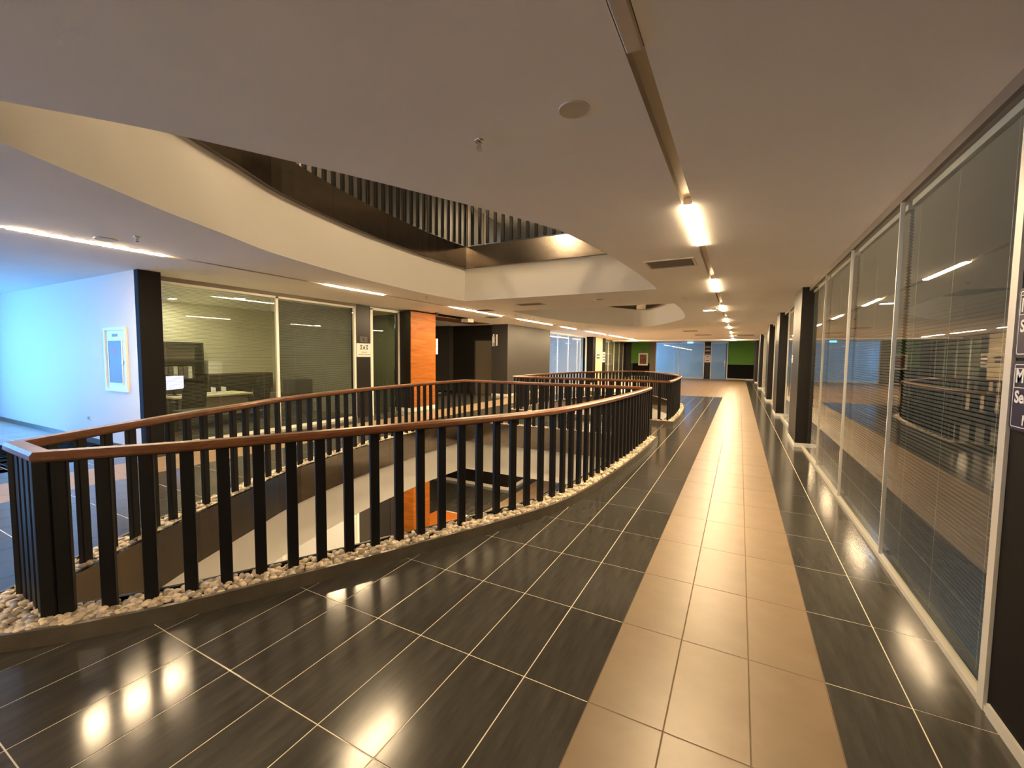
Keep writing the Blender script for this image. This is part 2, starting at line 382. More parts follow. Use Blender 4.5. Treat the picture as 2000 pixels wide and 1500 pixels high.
band(0,UP+KZ,'white fascia and polished steel band of the near ceiling opening overhead',3)
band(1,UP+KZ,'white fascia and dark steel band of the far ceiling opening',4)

# ------------------------------------------------------------------ kerbs, pebbles, railings
def kerb(idx,label):
    k = K[idx]; i_ = offset(k,-.03); n = len(k); m_ = MB()
    m_.wallstrip(k,-.01,KZ,False).wallstrip(i_,.05,KZ,True)
    m_.add([(x,y,KZ) for x,y in k]+[(x,y,KZ) for x,y in i_],[(i,(i+1)%n,n+(i+1)%n,n+i) for i in range(n)])
    o = m_.build('kerb','kerb'); tag(o,label,'kerb',kind='structure')
    v = V[idx]; v2 = offset(v,.025); m_ = MB()
    m_.wallstrip(v2,.05,KZ+.004,False).add([(x,y,KZ+.004) for x,y in v2]+[(x,y,KZ+.004) for x,y in v],[(i,(i+1)%n,n+(i+1)%n,n+i) for i in range(n)])
    m_.build('inner_upstand','black',o); return o
kerb(0,'dark stone kerb holding pebbles round the near opening'); kerb(1,'dark stone kerb holding pebbles round the far opening')
def ico(sub):
    t = (1+5**.5)/2
    v = [np.array(p,float)/math.sqrt(1+t*t) for p in [(-1,t,0),(1,t,0),(-1,-t,0),(1,-t,0),(0,-1,t),(0,1,t),(0,-1,-t),(0,1,-t),(t,0,-1),(t,0,1),(-t,0,-1),(-t,0,1)]]
    f = [(0,11,5),(0,5,1),(0,1,7),(0,7,10),(0,10,11),(1,5,9),(5,11,4),(11,10,2),(10,7,6),(7,1,8),(3,9,4),(3,4,2),(3,2,6),(3,6,8),(3,8,9),(4,9,5),(2,4,11),(6,2,10),(8,6,7),(9,8,1)]
    for _ in range(sub):
        cache = {}; nf = []
        def mid(a,b):
            k = (min(a,b),max(a,b))
            if k not in cache: q = v[a]+v[b]; v.append(q/np.linalg.norm(q)); cache[k] = len(v)-1
            return cache[k]
        for a,b,c in f: ab,bc,ca = mid(a,b),mid(b,c),mid(c,a); nf += [(a,ab,ca),(b,bc,ab),(c,ca,bc),(ab,bc,ca)]
        f = nf
    return np.array(v),f
I0,I1 = ico(0),ico(1)
pm = []
for k in range(6):
    v = I1[0]*(1+.12*rng.standard_normal((len(I1[0]),1)).clip(-1,1)); v = v*np.array((.026,.019,.014))*rng.uniform(.85,1.15,3)
    pm.append(MB().add(v,I1[1]).mesh('pebble_shape','pebble',True))
def pebbles(idx,label,nind,pitch):
    b = thing('pebble_bed',label,'pebbles',group=None)
    k = offset(K[idx],-.03); v = offset(V[idx],.025); n = len(k)
    MB().add([(x,y,.072) for x,y in k]+[(x,y,.072) for x,y in v],[(i,(i+1)%n,n+(i+1)%n,n+i) for i in range(n)]).build('bedding','soil',b)
    pts = []; ka = np.array(k+[k[0]]); va = np.array(v+[v[0]])
    for i in range(n):
        L = np.linalg.norm(ka[i+1]-ka[i]); wd = np.linalg.norm(ka[i]-va[i]); m_ = max(1,int(L*wd/(pitch*pitch)))
        for _ in range(m_):
            s,t = rng.random(),rng.uniform(.03,.97); p = (ka[i]*(1-s)+ka[i+1]*s)*(1-t)+(va[i]*(1-s)+va[i+1]*s)*t
            pts.append((p[0],p[1],.085+rng.uniform(-.008,.016)))
    pts.sort(key=lambda p:p[0]**2+p[1]**2)
    for p in pts[:nind]:
        o = inst('pebble',pm[rng.integers(6)],b,p,rng.uniform(0,6.28)); s = rng.uniform(.7,1.25); o.scale = (s,s,s); o.rotation_euler = (rng.uniform(-.4,.4),rng.uniform(-.4,.4),rng.uniform(0,6.28))
    mb = MB(); VV = []; FF = []; off = 0
    for p in pts[nind:]:
        iv,if_ = I1 if p[1]<4.5 else I0
        a = rng.uniform(0,6.28); s = rng.uniform(.7,1.25)*(1 if p[1]<4.5 else 1.15)
        q = iv*np.array((.026,.019,.014))*rng.uniform(.8,1.2,3)*s
        VV.append(np.stack([q[:,0]*math.cos(a)-q[:,1]*math.sin(a)+p[0],q[:,0]*math.sin(a)+q[:,1]*math.cos(a)+p[1],q[:,2]+p[2]],1))
        FF.append(np.array(if_)+off); off += len(iv)
    mb.v = np.concatenate(VV).tolist(); mb.f = np.concatenate(FF).tolist(); mb.mi = [0]
    me = bpy.data.meshes.new('pebbles'); me.from_pydata(mb.v,[],mb.f); me.materials.append(MT['pebble']); me.polygons.foreach_set('use_smooth',[True]*len(mb.f))
    stuff(inst('pebbles',me,b))
pebbles(0,'bed of brown river pebbles between kerb and balusters of near railing',300,.0262)
pebbles(1,'bed of pale river pebbles round the far railing',60,.04)
BW, BD = .074, .046
bal = MB().cham(-BW/2,BW/2,-BD/2,BD/2,0,RAILZ-.05-.07,.006).mesh('baluster','black')
def resample(P,sp):
    P = [np.array(p) for p in P]; L = [0]
    for i in range(len(P)-1): L.append(L[-1]+np.linalg.norm(P[i+1]-P[i]))
    n = max(1,round(L[-1]/sp)); out = []
    for k in range(n+1):
        s = L[-1]*k/n; i = min(max(np.searchsorted(L,s)-1,0),len(P)-2); t = (s-L[i])/(L[i+1]-L[i]); out.append((P[i]+(P[i+1]-P[i])*t,P[i+1]-P[i]))
    return out
SEG1 = [R1,[R1[-1],L1[0]],L1,[L1[-1],R1[0]]]
def railing(idx,zb,label,keep=None):
    t = thing('railing',label,'railing',(0,0,zb))
    b = OPEN[idx]; n = len(b); hw,h = .052,.058
    prof = [(-hw+.012,-h),(hw-.012,-h),(hw,-h+.014),(hw,-.018),(hw-.016,0),(-hw+.016,0),(-hw,-.018),(-hw,-h+.014)]
    rings = [offset(b,o) for o,_ in prof]; v = []
    for k,(o,z) in enumerate(prof): v += [(x,y,RAILZ+z) for x,y in rings[k]]
    f = []; m_ = len(prof)
    for k in range(m_):
        for i in range(n): f.append((k*n+i,k*n+(i+1)%n,((k+1)%m_)*n+(i+1)%n,((k+1)%m_)*n+i))
    MB().add(v,f).build('handrail','rail',t)
    rg2 = [offset(b,-.03),offset(b,.03)]
    MB().add([(x,y,z) for z in (RAILZ-.066,RAILZ-.057) for r in rg2 for x,y in r],[q for i in range(n) for q in ((i,(i+1)%n,n+(i+1)%n,n+i),(i,2*n+i,2*n+(i+1)%n,(i+1)%n),(n+i,n+(i+1)%n,3*n+(i+1)%n,3*n+i))]).build('rail_carrier','black',t)
    segs = SEG1 if idx==0 else [[(p[0],2*AX-p[1]) for p in s] for s in SEG1]
    for si,s in enumerate(segs):
        rs = resample(s,.105 if si==3 else .213)
        if si==0:      # a doubled corner post, then an even pitch
            fine = resample(s,.01); n_ = len(fine)-1; step = sum(np.linalg.norm(fine[q+1][0]-fine[q][0]) for q in range(n_))/n_
            rs = [fine[0]]+[fine[min(n_,round((.075+q*.207)/step))] for q in range(int((n_*step-.075)/.207))]+[fine[-1]]
        for j,(p,d) in enumerate(rs[:-1] if si in (0,2) else rs[1:-1]):
            inst('baluster',bal,t,(p[0],p[1],.07),math.atan2(d[1],d[0]))
        if si in (0,2):
            p,d = rs[-1]; inst('baluster',bal,t,(p[0],p[1],.07),math.atan2(d[1],d[0]))
    return t
railing(0,0,'black baluster railing with wooden handrail round the near floor opening')
railing(1,0,'black baluster railing with wooden handrail round the far floor opening')
railing(0,UP+.1,'railing of the storey above, dark balusters seen through the ceiling opening')

# ------------------------------------------------------------------ strip lights
ordn = ['first','second','third','fourth','fifth','sixth','seventh','eighth','ninth']
def strip(x, y0, y1, lab, z=CEIL, mt='lamp', group='strip lights'):
    t = thing('strip_light',lab,'light',(x,y0,z),group=group); hw = .038
    MB().add([(-hw,0,.02),(hw,0,.02),(hw,0,0),(.03,0,-.009),(-.03,0,-.009),(-hw,0,0)]+[(a,y1-y0,b) for a,b in ((-hw,.02),(hw,.02),(hw,0),(.03,-.009),(-.03,-.009),(-hw,0))],[(0,1,2,3,4,5),(11,10,9,8,7,6)]+[(i,6+i,6+(i+1)%6,(i+1)%6) for i in range(6)]).build('diffuser',mt,t)
    bx(-hw,hw,-.012,0,.002,.06).build('end_cap','plastic',t); bx(-hw,hw,y1-y0,y1-y0+.012,.002,.06).build('end_cap','plastic',t)
    bx(-hw,hw,0,y1-y0,.021,.06).build('housing','plastic',t); return t
for k,y in enumerate((4.18,8.25,12.35,16.45,20.5,24.6,28.7,32.8)):
    strip(-.4625,y,y+1.5,'%s lit strip from the near end of the right-hand ceiling groove'%ordn[k])
strip(-.4625,.2,2.0,'unlit pale strip in the ceiling groove above the camera',mt='unlit')
LL = [(1.62,3.08),(5.70,7.22),(9.85,12.62),(13.9,17.0),(18.15,20.0),(21.9,25.2),(26.3,29.6),(30.6,33.6)]
for k,(a,b) in enumerate(LL):
    strip(-7.14,a,b,'%s lit strip from the near end of the left-hand ceiling groove'%ordn[k])
strip(-7.14,-2.6,-1.1,'lit strip in the left groove before the lobby, outside the view')
for k,y in enumerate((-2.6,)): strip(-.4625,y,y+1.3,'lit strip in the right groove behind the camera')
for k,(x,y) in enumerate([(-7.14,3),(-7.14,8),(-7.14,13),(-.46,5),(-.46,10),(-4,14)]):
    strip(x,y,y+1.5,'%s strip light on the lower storey ceiling'%ordn[k],CEIL-UP-.07,'lamp','lower strip lights')
for k,(x,y) in enumerate([(-7.14,-2),(-7.14,6),(-7.14,14),(-.46,-1),(-.46,2.6),(-.46,6)]):
    strip(x,y,y+1.5,'%s strip light on the upper storey ceiling'%ordn[k],UP+CEIL-.07,'lampdim','upper strip lights')

# ------------------------------------------------------------------ outer walls of the building shell
def wall(name,label,*b,mt='white'):
    return tag(bx(*b).build(name,mt),label,'wall',kind='structure')
ZB, ZT = -UP-.2, UP+CEIL+.2
wall('wall_right','outer wall behind the right-hand offices',4.2,4.35,YN,44,ZB,ZT,mt='greywall')
wall('wall_back','end wall behind the camera',-17.5,4.2,YN-.15,YN,ZB,ZT)
wall('wall_far','outer wall behind the far office',-17.5,4.2,44,44.15,ZB,ZT,mt='bluewall')
wall('wall_left','outer wall at the far end of the blue lit lobby',-17.65,-17.5,YN,44,ZB,ZT)
# lobby white wall with openings (blue lit)
lw = wall('wall_lobby','white lobby wall lit blue by daylight, fire cabinet on it',-17.5,-8.80,3.35,3.5,0,CEIL)
bb = tag(bx(-17.5,-8.80,3.335,3.35,0,.1).build('baseboard_lobby','kerb'),'low grey skirting along the blue lit lobby wall','baseboard',kind='structure')
# window the lobby daylight comes from (behind-left of the camera)
wt = thing('window_1','tall lobby window behind the viewpoint','window',(0,0,0),kind='structure')
for x in (-15.7,-14,-12.2,-10.4): bx(x,x+.06,-3.5,-3.42,.5,2.9).build('mullion','alu',wt)
bx(-15.7,-10.34,-3.5,-3.42,.44,.5).build('sill','alu',wt); bx(-15.7,-10.34,-3.5,-3.42,2.9,2.96).build('head','alu',wt)
wall('wall_window','lobby wall pier round the daylight window',-17.5,-15.7,-3.6,-3.4,0,CEIL)

# ------------------------------------------------------------------ glazed partitions
def blinds(y0,y1,x,label,tilt,mt='blind',z0=.045,z1=2.98,pitch=.026,group='venetian blinds',axis='y'):
    t = thing('venetian_blind',label,'blind',(0,0,0),group=group); m_ = MB(); wd = .025; a = tilt
    dx,dz = wd/2*math.cos(a),wd/2*math.sin(a); n = int((z1-.05-z0)/pitch)
    for i in range(n):
        z = z0+.02+i*pitch
        if axis=='y': v = [(x-dx,y0,z-dz),(x+dx,y0,z+dz),(x+dx,y1,z+dz),(x-dx,y1,z-dz)]
        else: v = [(y0,x-dx,z-dz),(y0,x+dx,z+dz),(y1,x+dx,z+dz),(y1,x-dx,z-dz)]
        m_.add(v,[(0,1,2,3)])
    stuff(m_.build('slats',mt,t))
    if axis=='y':
        bx(x-.018,x+.018,y0,y1,z1-.045,z1).build('head_rail','alu',t); bx(x-.012,x+.012,y0,y1,z0-.005,z0+.012).build('bottom_rail',mt,t)
        for yy in (y0+.2,(y0+y1)/2,y1-.2): bx(x-.014,x-.013,yy,yy+.002,z0,z1).build('ladder_cord','alu',t)
    else:
        bx(y0,y1,x-.018,x+.018,z1-.045,z1).build('head_rail','alu',t)
    return t
# right-hand partition
GX = 1.12
pr = thing('window_2','long glazed office partition along the right side of the walkway','window',(0,0,0),kind='structure')
R_M = [2.86,4.66,6.42,8.12,9.84]
for i in range(4):
    bx(GX+.01,GX+.018,R_M[i]+.03,R_M[i+1]-.03,.06,2.97).build('pane','glass',pr)
for i,y in enumerate(R_M[:-1]):
    hw = .03 if i==0 else .008
    bx(GX-.012 if i==0 else GX-.003,GX+.025,y-hw,y+hw,.0,3.0).build('mullion','alu',pr)
bx(GX-.008,GX+.03,2.8,9.84,.0,.035).build('sill','alu',pr)
bx(GX-.005,GX+.06,-4,9.84,2.985,CEIL).build('header','header',pr)
ll = ['wide near glass pane, next to the navy signs','second glass pane from the navy signs','third glass pane from the navy signs','last pane before the first black column']
for i in range(4): blinds(R_M[i]+.05,R_M[i+1]-.05,GX+.075,'grey venetian blind behind the '+ll[i],-1.02)
tag(bx(GX-.0,GX+.12,-4,2.822,0,2.985).build('wall_signs','matblack'),'black lacquered wall panel carrying the navy office signs','wall',kind='structure')
tag(bx(GX-.012,GX,-4,2.80,0,.06).build('baseboard_right','alu'),'pale skirting under the black sign panel','baseboard',kind='structure')
wall('wall_office','dark back wall inside the first right-hand office',3.8,3.95,1.5,9.9,0,CEIL,mt='greywall')
# right columns
for k,(a,b) in enumerate([(9.84,11.1),(14.9,16.1),(19.85,21.05),(27.9,29.1),(34.4,35.6)]):
    c = thing('column','black rectangular column, %s from the camera on the right side'%ordn[k],'column',(0,0,0),kind='structure')
    MB().cham(1.0,1.35,a,b,.08,CEIL,.006).build('shaft','blackwall',c); bx(.992,1.35,a-.008,b+.008,0,.08).build('plinth','whitealu',c)
# far right bays with doors and glazing
bays = [(11.1,14.9),(16.1,19.85),(21.05,27.9),(29.1,34.4),(35.6,39)]
for k,(a,b) in enumerate(bays):
    t = thing('window_%d'%(3+k),'glazed office front in the %s bay between right-hand black columns'%ordn[k],'window',(0,0,0),kind='structure')
    n = max(3,round((b-a)/1.1)); ys = np.linspace(a,b,n+1)
    for i in range(n):
        bx(GX+.01,GX+.018,ys[i]+.02,ys[i+1]-.02,.08,2.97).build('pane','glass',t)
        bx(GX-.006,GX+.03,ys[i]-.014,ys[i]+.014,0,3.0).build('mullion','alu',t)
        if i==0 and k<4:
            bx(GX-.05,GX-.035,ys[i+1]-.12,ys[i+1]-.09,.8,1.5).build('door_handle','chrome',t)
    bx(GX-.008,GX+.04,a,b,0,.06).build('sill','alu',t); bx(GX-.005,GX+.06,a,b,2.97,CEIL).build('header','header',t)
    blinds(ys[1]+.03,b-.03,GX+.09,'closed grey blind in the %s bay along the right side'%ordn[k],-1.15)
    wall('wall_partition','inner wall of the %s office bay at the right'%ordn[k],1.35,4.2,b+.3,b+.4,0,CEIL,mt='greywall')
# small sign on first right column
t = thing('door_sign','small white name plate on the side of the first right-hand black column','sign',(.995,10.9,1.62))
bx(-.006,0,-.1,.1,0,.16).build('plate','signwhite',t); bx(-.008,-.006,-.08,.08,.11,.125).build('printed_line','ink',t)
# ---- left side
LX = -9.1
def column_left(a,b,lab): 
    c = thing('column',lab,'column',(0,0,0),kind='structure'); MB().cham(LX-.25,-8.67,a,b,0,CEIL,.006).build('shaft','matblack',c); return c
column_left(3.352,3.67,'wide black column between the blue lobby wall and the left office glazing')
pl = thing('window_8','glazed front of the yellow lit office at the left','window',(0,0,0),kind='structure')
for a,b in ((3.67,5.96),(6.02,8.13)): bx(LX-.018,LX-.01,a+.01,b-.01,.06,2.94).build('pane','glass',pl)
for y,hw in ((5.99,.03),(8.16,.03)): bx(LX-.05,LX+.012,y-hw,y+hw,0,2.98).build('mullion','whitealu',pl)
bx(LX-.06,LX+.012,3.67,8.2,2.94,2.985).build('head_frame','whitealu',pl); bx(LX-.06,LX+.02,3.67,8.2,2.985,CEIL).build('header','header',pl); bx(LX-.05,LX+.012,3.67,8.2,0,.06).build('sill','whitealu',pl)
blinds(3.72,5.92,LX-.09,'half open venetian blind before the lit desk in the left office',.3,'blindwarm')
blinds(6.06,8.1,LX-.09,'closed grey venetian blind in the second pane of the left office',1.0,'blind')
tag(bx(LX-.2,LX,8.2,8.7,0,CEIL).build('wall_plaque','blackwall'),'narrow black wall panel with the white office plaque','wall',kind='structure')
d1 = thing('door_1','dark tinted glass office door with white frame, beside the wood panel','door',(0,0,0),kind='structure')
bx(LX-.05,LX+.015,8.7,8.79,0,3.0).build('frame_post','whitealu',d1); bx(LX-.05,LX+.015,9.79,9.86,0,3.0).build('frame_post','whitealu',d1); bx(LX-.05,LX+.015,8.7,9.86,2.96,3.03).build('frame_head','whitealu',d1)
bx(LX-.03,LX-.018,8.79,9.72,.02,2.8).build('glass_leaf','glassdark',d1); bx(LX-.03,LX-.018,8.79,9.79,2.84,2.96).build('transom_pane','glassdark',d1)
bx(LX-.02,LX+.0,9.72,9.79,.02,2.95).build('dark_stile','blackplastic',d1)
bx(LX+.02,LX+.035,9.6,9.63,.9,1.3).build('handle','chrome',d1)
for z in (.35,2.5): bx(LX-.018,LX+.004,9.68,9.74,z,z+.12).build('hinge','chrome',d1)
wp = thing('wood_panel','tall orange wood veneer panel on the left side wall beside the glass door','panel',(0,0,0))
bx(LX-.2,-8.70,9.87,11.05,.12,3.02).build('core','blackwall',wp)
for k in range(6):
    bx(-8.70,-8.67,9.88,11.05,.12+k*.483,.12+k*.483+.4805).build('veneer_board','wood',wp)
bx(LX-.2,-8.668,9.87,11.05,0,.12).build('plinth','whitealu',wp)
# alcove and lift core
wall('wall_alcove','black side wall of the dark lift alcove',-13.2,-12.9,9.9,20.9,0,CEIL,mt='blackwall')
wall('wall_panel_back','dark wall behind the wood panel in the lift alcove',-13.0,LX-.2,10.95,11.05,0,CEIL,mt='blackwall')
lc = thing('wall_lift','dark grey lift core wall projecting to the corridor','wall',(0,0,0),kind='structure')
bx(-9.45,-8.67,15.9,20.45,.1,CEIL).build('corridor_block','greywall',lc); bx(-12.9,-9.45,16.15,20.45,0,CEIL).build('recessed_front','blackwall',lc); bx(-12.9,-11.65,15.85,16.15,.1,CEIL).build('left_pier','greywall',lc)
bx(-9.45,-8.66,15.89,20.46,0,.1).build('skirting','whitealu',lc)
ld = thing('door_5','brushed steel lift door in the black alcove wall','door',(-9.93,16.15,0),kind='structure')
bx(-.56,-.5,-.04,0,0,2.42).build('jamb','blackplastic',ld); bx(.46,.5,-.04,0,0,2.42).build('jamb','blackplastic',ld); bx(-.56,.5,-.04,0,2.38,2.44).build('head','blackplastic',ld)
bx(-.5,-.022,-.02,-.002,.01,2.38).build('door_leaf','liftsteel',ld); bx(-.018,.46,-.02,-.002,.01,2.38).build('door_leaf','liftsteel',ld)
wcs = thing('pictogram_sign','white washroom pictogram sign on the edge of the lift wall','sign',(-9.35,15.88,2.15))
MB().cyl((0,0),.035,.42,.49,12).build('head_mark','signwhite',wcs); bx(-.06,.06,-.012,0,.12,.4).build('body_mark','signwhite',wcs); bx(-.05,-.015,-.012,0,-.02,.12).build('leg_mark','signwhite',wcs); bx(.015,.05,-.012,0,-.02,.12).build('leg_mark','signwhite',wcs)
bx(.12,.2,-.012,0,0,.48).build('bar_mark','signwhite',wcs)
wcs = thing('pictogram_sign','small pale sign at the edge of the wood panel','sign',(-8.68,11.06,1.75))
bx(0,.02,0,.10,0,.5).build('plate','signwhite',wcs); bx(.0,.022,.02,.08,.2,.3).build('yellow_mark','desk',wcs)
cp = tag(bx(-10.1,-9.12,11.05,15.2,CEIL-.03,CEIL-.001).build('ceiling_board','brownwood'),'brown wood board under the ceiling of the lift alcove','board')
eb = thing('emergency_light','white emergency light box at the end of the alcove ceiling slot','light',(-8.9,13.15,CEIL-.12))
bx(-.15,.15,-.12,.25,0,.12).build('body','plastic',eb); bx(-.12,.12,.25,.27,.02,.1).build('lens','signwhite',eb)
# left glazing beyond the lift core
pf = thing('window_9','blue lit glazed office front beyond the lift core at the left','window',(0,0,0),kind='structure')
ys = [20.45,22.6,24.3,25.9,26.5]
for i in range(4):
    bx(LX-.018,LX-.01,ys[i]+.02,ys[i+1]-.02,.06,2.97).build('pane','glass',pf); bx(LX-.05,LX+.012,ys[i+1]-.022,ys[i+1]+.022,0,3.0).build('mullion','alu',pf)
bx(LX-.05,LX+.012,20.45,27.7,2.97,CEIL).build('header','whitealu',pf); bx(LX-.05,LX+.012,20.45,27.7,0,.06).build('sill','whitealu',pf)
d2 = thing('door_2','dark glass door with long handle beyond the blue glazing','door',(0,0,0),kind='structure')
bx(LX-.03,LX-.018,26.53,27.6,.02,2.94).build('glass_leaf','glassdark',d2); bx(LX+.01,LX+.03,26.8,26.86,.7,1.6).build('handle','chrome',d2); bx(LX-.05,LX+.015,27.6,27.75,0,3.0).build('frame_post','whitealu',d2)
column_left(27.78,28.4,'narrow black column beyond the far left glass door')
tag(bx(LX-.2,-8.66,28.4,30.0,0,CEIL).build('wall_cream','cream'),'cream wall strip between black columns at the far left','wall',kind='structure')
column_left(30.0,30.8,'second narrow black column at the far left, past the cream strip')
for z,y,lab in ((1.6,29.0,'dark name plate on the cream wall strip'),(1.75,30.4,'upper small sign on the second far left column'),(1.35,30.4,'lower small sign on the second far left column')):
    x = -8.66 if y<30 else -8.67
    t = thing('door_sign',lab,'sign',(x,y,z)); bx(0,.012,-.35,.3,0,.32).build('plate','ink' if y<30 else 'signwhite',t); bx(.012,.014,-.3,.25,.12,.2).build('printed_line','signwhite' if y<30 else 'ink',t)
pg = thing('window_10','grey glazed front with closed blinds at the far left end','window',(0,0,0),kind='structure')
ys = [30.8,31.6,33.2,34.9,36.6,38.0,39.0]
for i in range(6):
    bx(LX-.018,LX-.01,ys[i]+.02,ys[i+1]-.02,.06,2.97).build('pane','glass' if i<5 else 'glassdark',pg); bx(LX-.05,LX+.012,ys[i]-.025,ys[i]+.025,0,3.0).build('mullion','whitealu',pg)
bx(LX-.05,LX+.012,30.8,39,2.97,CEIL).build('header','header',pg)
blinds(31.7,38.0,LX-.09,'closed pale blind in the far left glazing',1.3,'blindpale',pitch=.05)
FYC = 38.8
# office rooms left
def room(y0,y1,xb,mt,lab):
    wall('wall_office','back wall of '+lab,xb-.1,xb,y0,y1,0,CEIL,mt=mt); wall('wall_partition','near side wall of '+lab,xb,LX-.2,y0,y0+.1,0,CEIL,mt=mt); wall('wall_partition','far side wall of '+lab,xb,LX-.2,y1-.1,y1,0,CEIL,mt=mt)
room(3.5,8.75,-13.2,'greywhite','the yellow lit left office'); room(8.75,10.95,-12.0,'olive','the dim room behind the tinted door'); room(20.47,27.9,-13.3,'bluewall','the blue lit far left office'); room(30.2,39.2,-12.5,'greywall','the blind-screened far left office')
bx(-13.2,LX-.1,3.5,8.7,.001,.004).build('carpet','greywall',floor); bx(GX+.06,4.15,-4,FYC,.001,.004).build('carpet','greywall',floor)
def downlight(x,y,z,lab,mt,r=.1):
    t = thing('downlight',lab,'light',(x,y,z)); n=20
    MB().lathe((0,0,0),[(r*1.25,0),(r*1.25,-.008),(r,-.012),(r,-.002)]).build('rim','plastic',t,True); MB().cyl((0,0),r,-.006,-.003).build('lens',mt,t); return t
downlight(-9.75,4.5,CEIL,'nearest bright downlight in the left office ceiling','down',.12); downlight(-10.85,6.2,CEIL,'second bright downlight in the left office ceiling','down',.12); downlight(-12.5,5.5,CEIL,'small rear downlight in the left office ceiling','down',.1)
downlight(-10.2,9.2,CEIL,'downlight behind the tinted glass door','down',.12)
downlight(-.83,13.45,CEIL,'round cool white downlight in the corridor ceiling beside the strip lights','downcool',.15)
downlight(-11.2,25.2,CEIL,'downlight inside the blue lit far left office','downcool',.12)
# office furniture
dk = thing('office_desk','pale desk with papers inside the yellow lit left office','desk',(-11.2,5.45,0))
MB().cham(-.45,.45,-.75,.95,.71,.745,.02).build('desk_top','desk',dk)
for y in (-.7,.86): bx(-.4,.4,y,y+.04,0,.71).build('side_panel','greywall',dk)
bx(.36,.38,-.65,.86,.25,.7).build('modesty_panel','header',dk)
def chair(x,y,rz,lab):
    t = thing('office_chair',lab,'chair',(x,y,0),rz)
    MB().cham(-.24,.24,-.23,.23,.43,.5,.06).build('seat','blackplastic',t)
    m_ = MB(); 
    prof = [(-.2,.55,.20),(-.235,.75,.0),(-.27,1.0,-.0)]
    v=[];
    for x_,z_,_ in ((-.2,.56,0),(-.23,.75,0),(-.26,.95,0),(-.3,1.08,0)):
        wv = .22 if z_<1 else .17
        v += [(x_,-wv,z_),(x_,wv,z_),(x_-.05,wv,z_),(x_-.05,-wv,z_)]
    f=[(3,2,1,0),(12,13,14,15)]+[(4*i+j,4*i+(j+1)%4,4*i+4+(j+1)%4,4*i+4+j) for i in range(3) for j in range(4)]
    m_.add(v,f).build('backrest','blackplastic',t)
    MB().cyl((0,0),.03,.08,.43,10).build('gas_lift','chrome',t)
    for k in range(5):
        a = 2*math.pi*k/5; q = MB(); q.add([(math.cos(a)*.03-math.sin(a)*.02,math.sin(a)*.03+math.cos(a)*.02,.06),(math.cos(a)*.03+math.sin(a)*.02,math.sin(a)*.03-math.cos(a)*.02,.06),(math.cos(a)*.3+math.sin(a)*.015,math.sin(a)*.3-math.cos(a)*.015,.05),(math.cos(a)*.3-math.sin(a)*.015,math.sin(a)*.3+math.cos(a)*.015,.05)]+[(math.cos(a)*.03-math.sin(a)*.02,math.sin(a)*.03+math.cos(a)*.02,.1),(math.cos(a)*.03+math.sin(a)*.02,math.sin(a)*.03-math.cos(a)*.02,.1),(math.cos(a)*.3+math.sin(a)*.015,math.sin(a)*.3-math.cos(a)*.015,.07),(math.cos(a)*.3-math.sin(a)*.015,math.sin(a)*.3+math.cos(a)*.015,.07)],[(0,3,2,1),(4,5,6,7),(0,1,5,4),(1,2,6,5),(2,3,7,6),(3,0,4,7)]).build('base_arm','blackplastic',t)
    for s in (-1,1): bx(-.12,.14,s*.25-.02,s*.25+.02,.66,.69).build('armrest','blackplastic',t)
    return t
chair(-11.6,6.75,-math.pi*.6,'black swivel chair by the far end of the lit desk'); chair(-10.3,4.75,math.pi,'black swivel chair in front of the desk by the blind')
mo = thing('monitor','computer screen on the lit office desk','monitor',(-11.3,4.95,.745),math.pi*.15)
bx(-.1,.1,-.12,.12,0,.012).build('foot','blackplastic',mo); bx(-.02,.02,-.03,.03,.012,.15).build('neck','blackplastic',mo); hh = bx(-.02,.02,-.26,.26,.13,.46).build('housing','blackplastic',mo); bx(.02,.022,-.245,.245,.145,.445).build('screen','screen',hh)
cb = thing('low_cabinet','long dark low cabinet along the back wall of the lit office','cabinet',(-12.9,7.32,0))
bx(-.28,.2,-.95,.85,0,1.15).build('body','header',cb)
for k in range(3): dd = bx(.2,.218,-.94+k*.6,-.94+k*.6+.585,.05,1.12).build('door','greywall',cb); bx(.218,.232,-.94+k*.6+.53,-.94+k*.6+.545,.5,.68).build('handle','chrome',dd)
wb = tag(bx(-13.05,-12.75,6.4,6.75,1.152,1.5).build('storage_box','whitealu'),'pale box standing on the dark low office cabinet','box')
bt = thing('desk_organiser','clear tray of stationery on the office desk','organiser',(-11.05,5.75,.745))
bx(-.1,.1,-.12,.12,0,.02).build('tray','plastic',bt); bx(-.1,.1,-.12,-.11,.02,.16).build('divider','plastic',bt); bx(-.1,.1,.11,.12,.02,.16).build('divider','plastic',bt)
tag(bx(-11.15,-10.9,5.2,5.5,.7455,.749).build('paper_sheet','signwhite'),'white paper sheet lying on the office desk','paper')
tc = thing('side_cabinet','dark stepped filing cabinet near the far end of the lit office','cabinet',(-10.4,7.2,0))
bx(-.3,.3,-.4,.4,0,.72).build('body','header',tc); bx(-.2,.3,-.1,.4,.72,1.05).build('upper_box','header',tc)
for k in range(3): dd = bx(.3,.315,-.38,.38,.03+k*.23,.24+k*.23).build('drawer','greywall',tc); bx(.315,.33,-.08,.08,.15+k*.23,.165+k*.23).build('handle','chrome',dd)
tl = thing('bookcase','tall dark shelf unit standing against the back wall of the lit office','shelf',(-13.18,5.2,0))
bx(0,.04,0,1.1,0,2.0).build('back_panel','header',tl)
for y in (0,1.06): bx(.04,.42,y,y+.04,0,2.0).build('side_panel','blackplastic',tl)
for z in (0,.5,1.0,1.5,1.96): bx(.04,.42,.04,1.06,z,z+.04).build('shelf_board','blackplastic',tl)
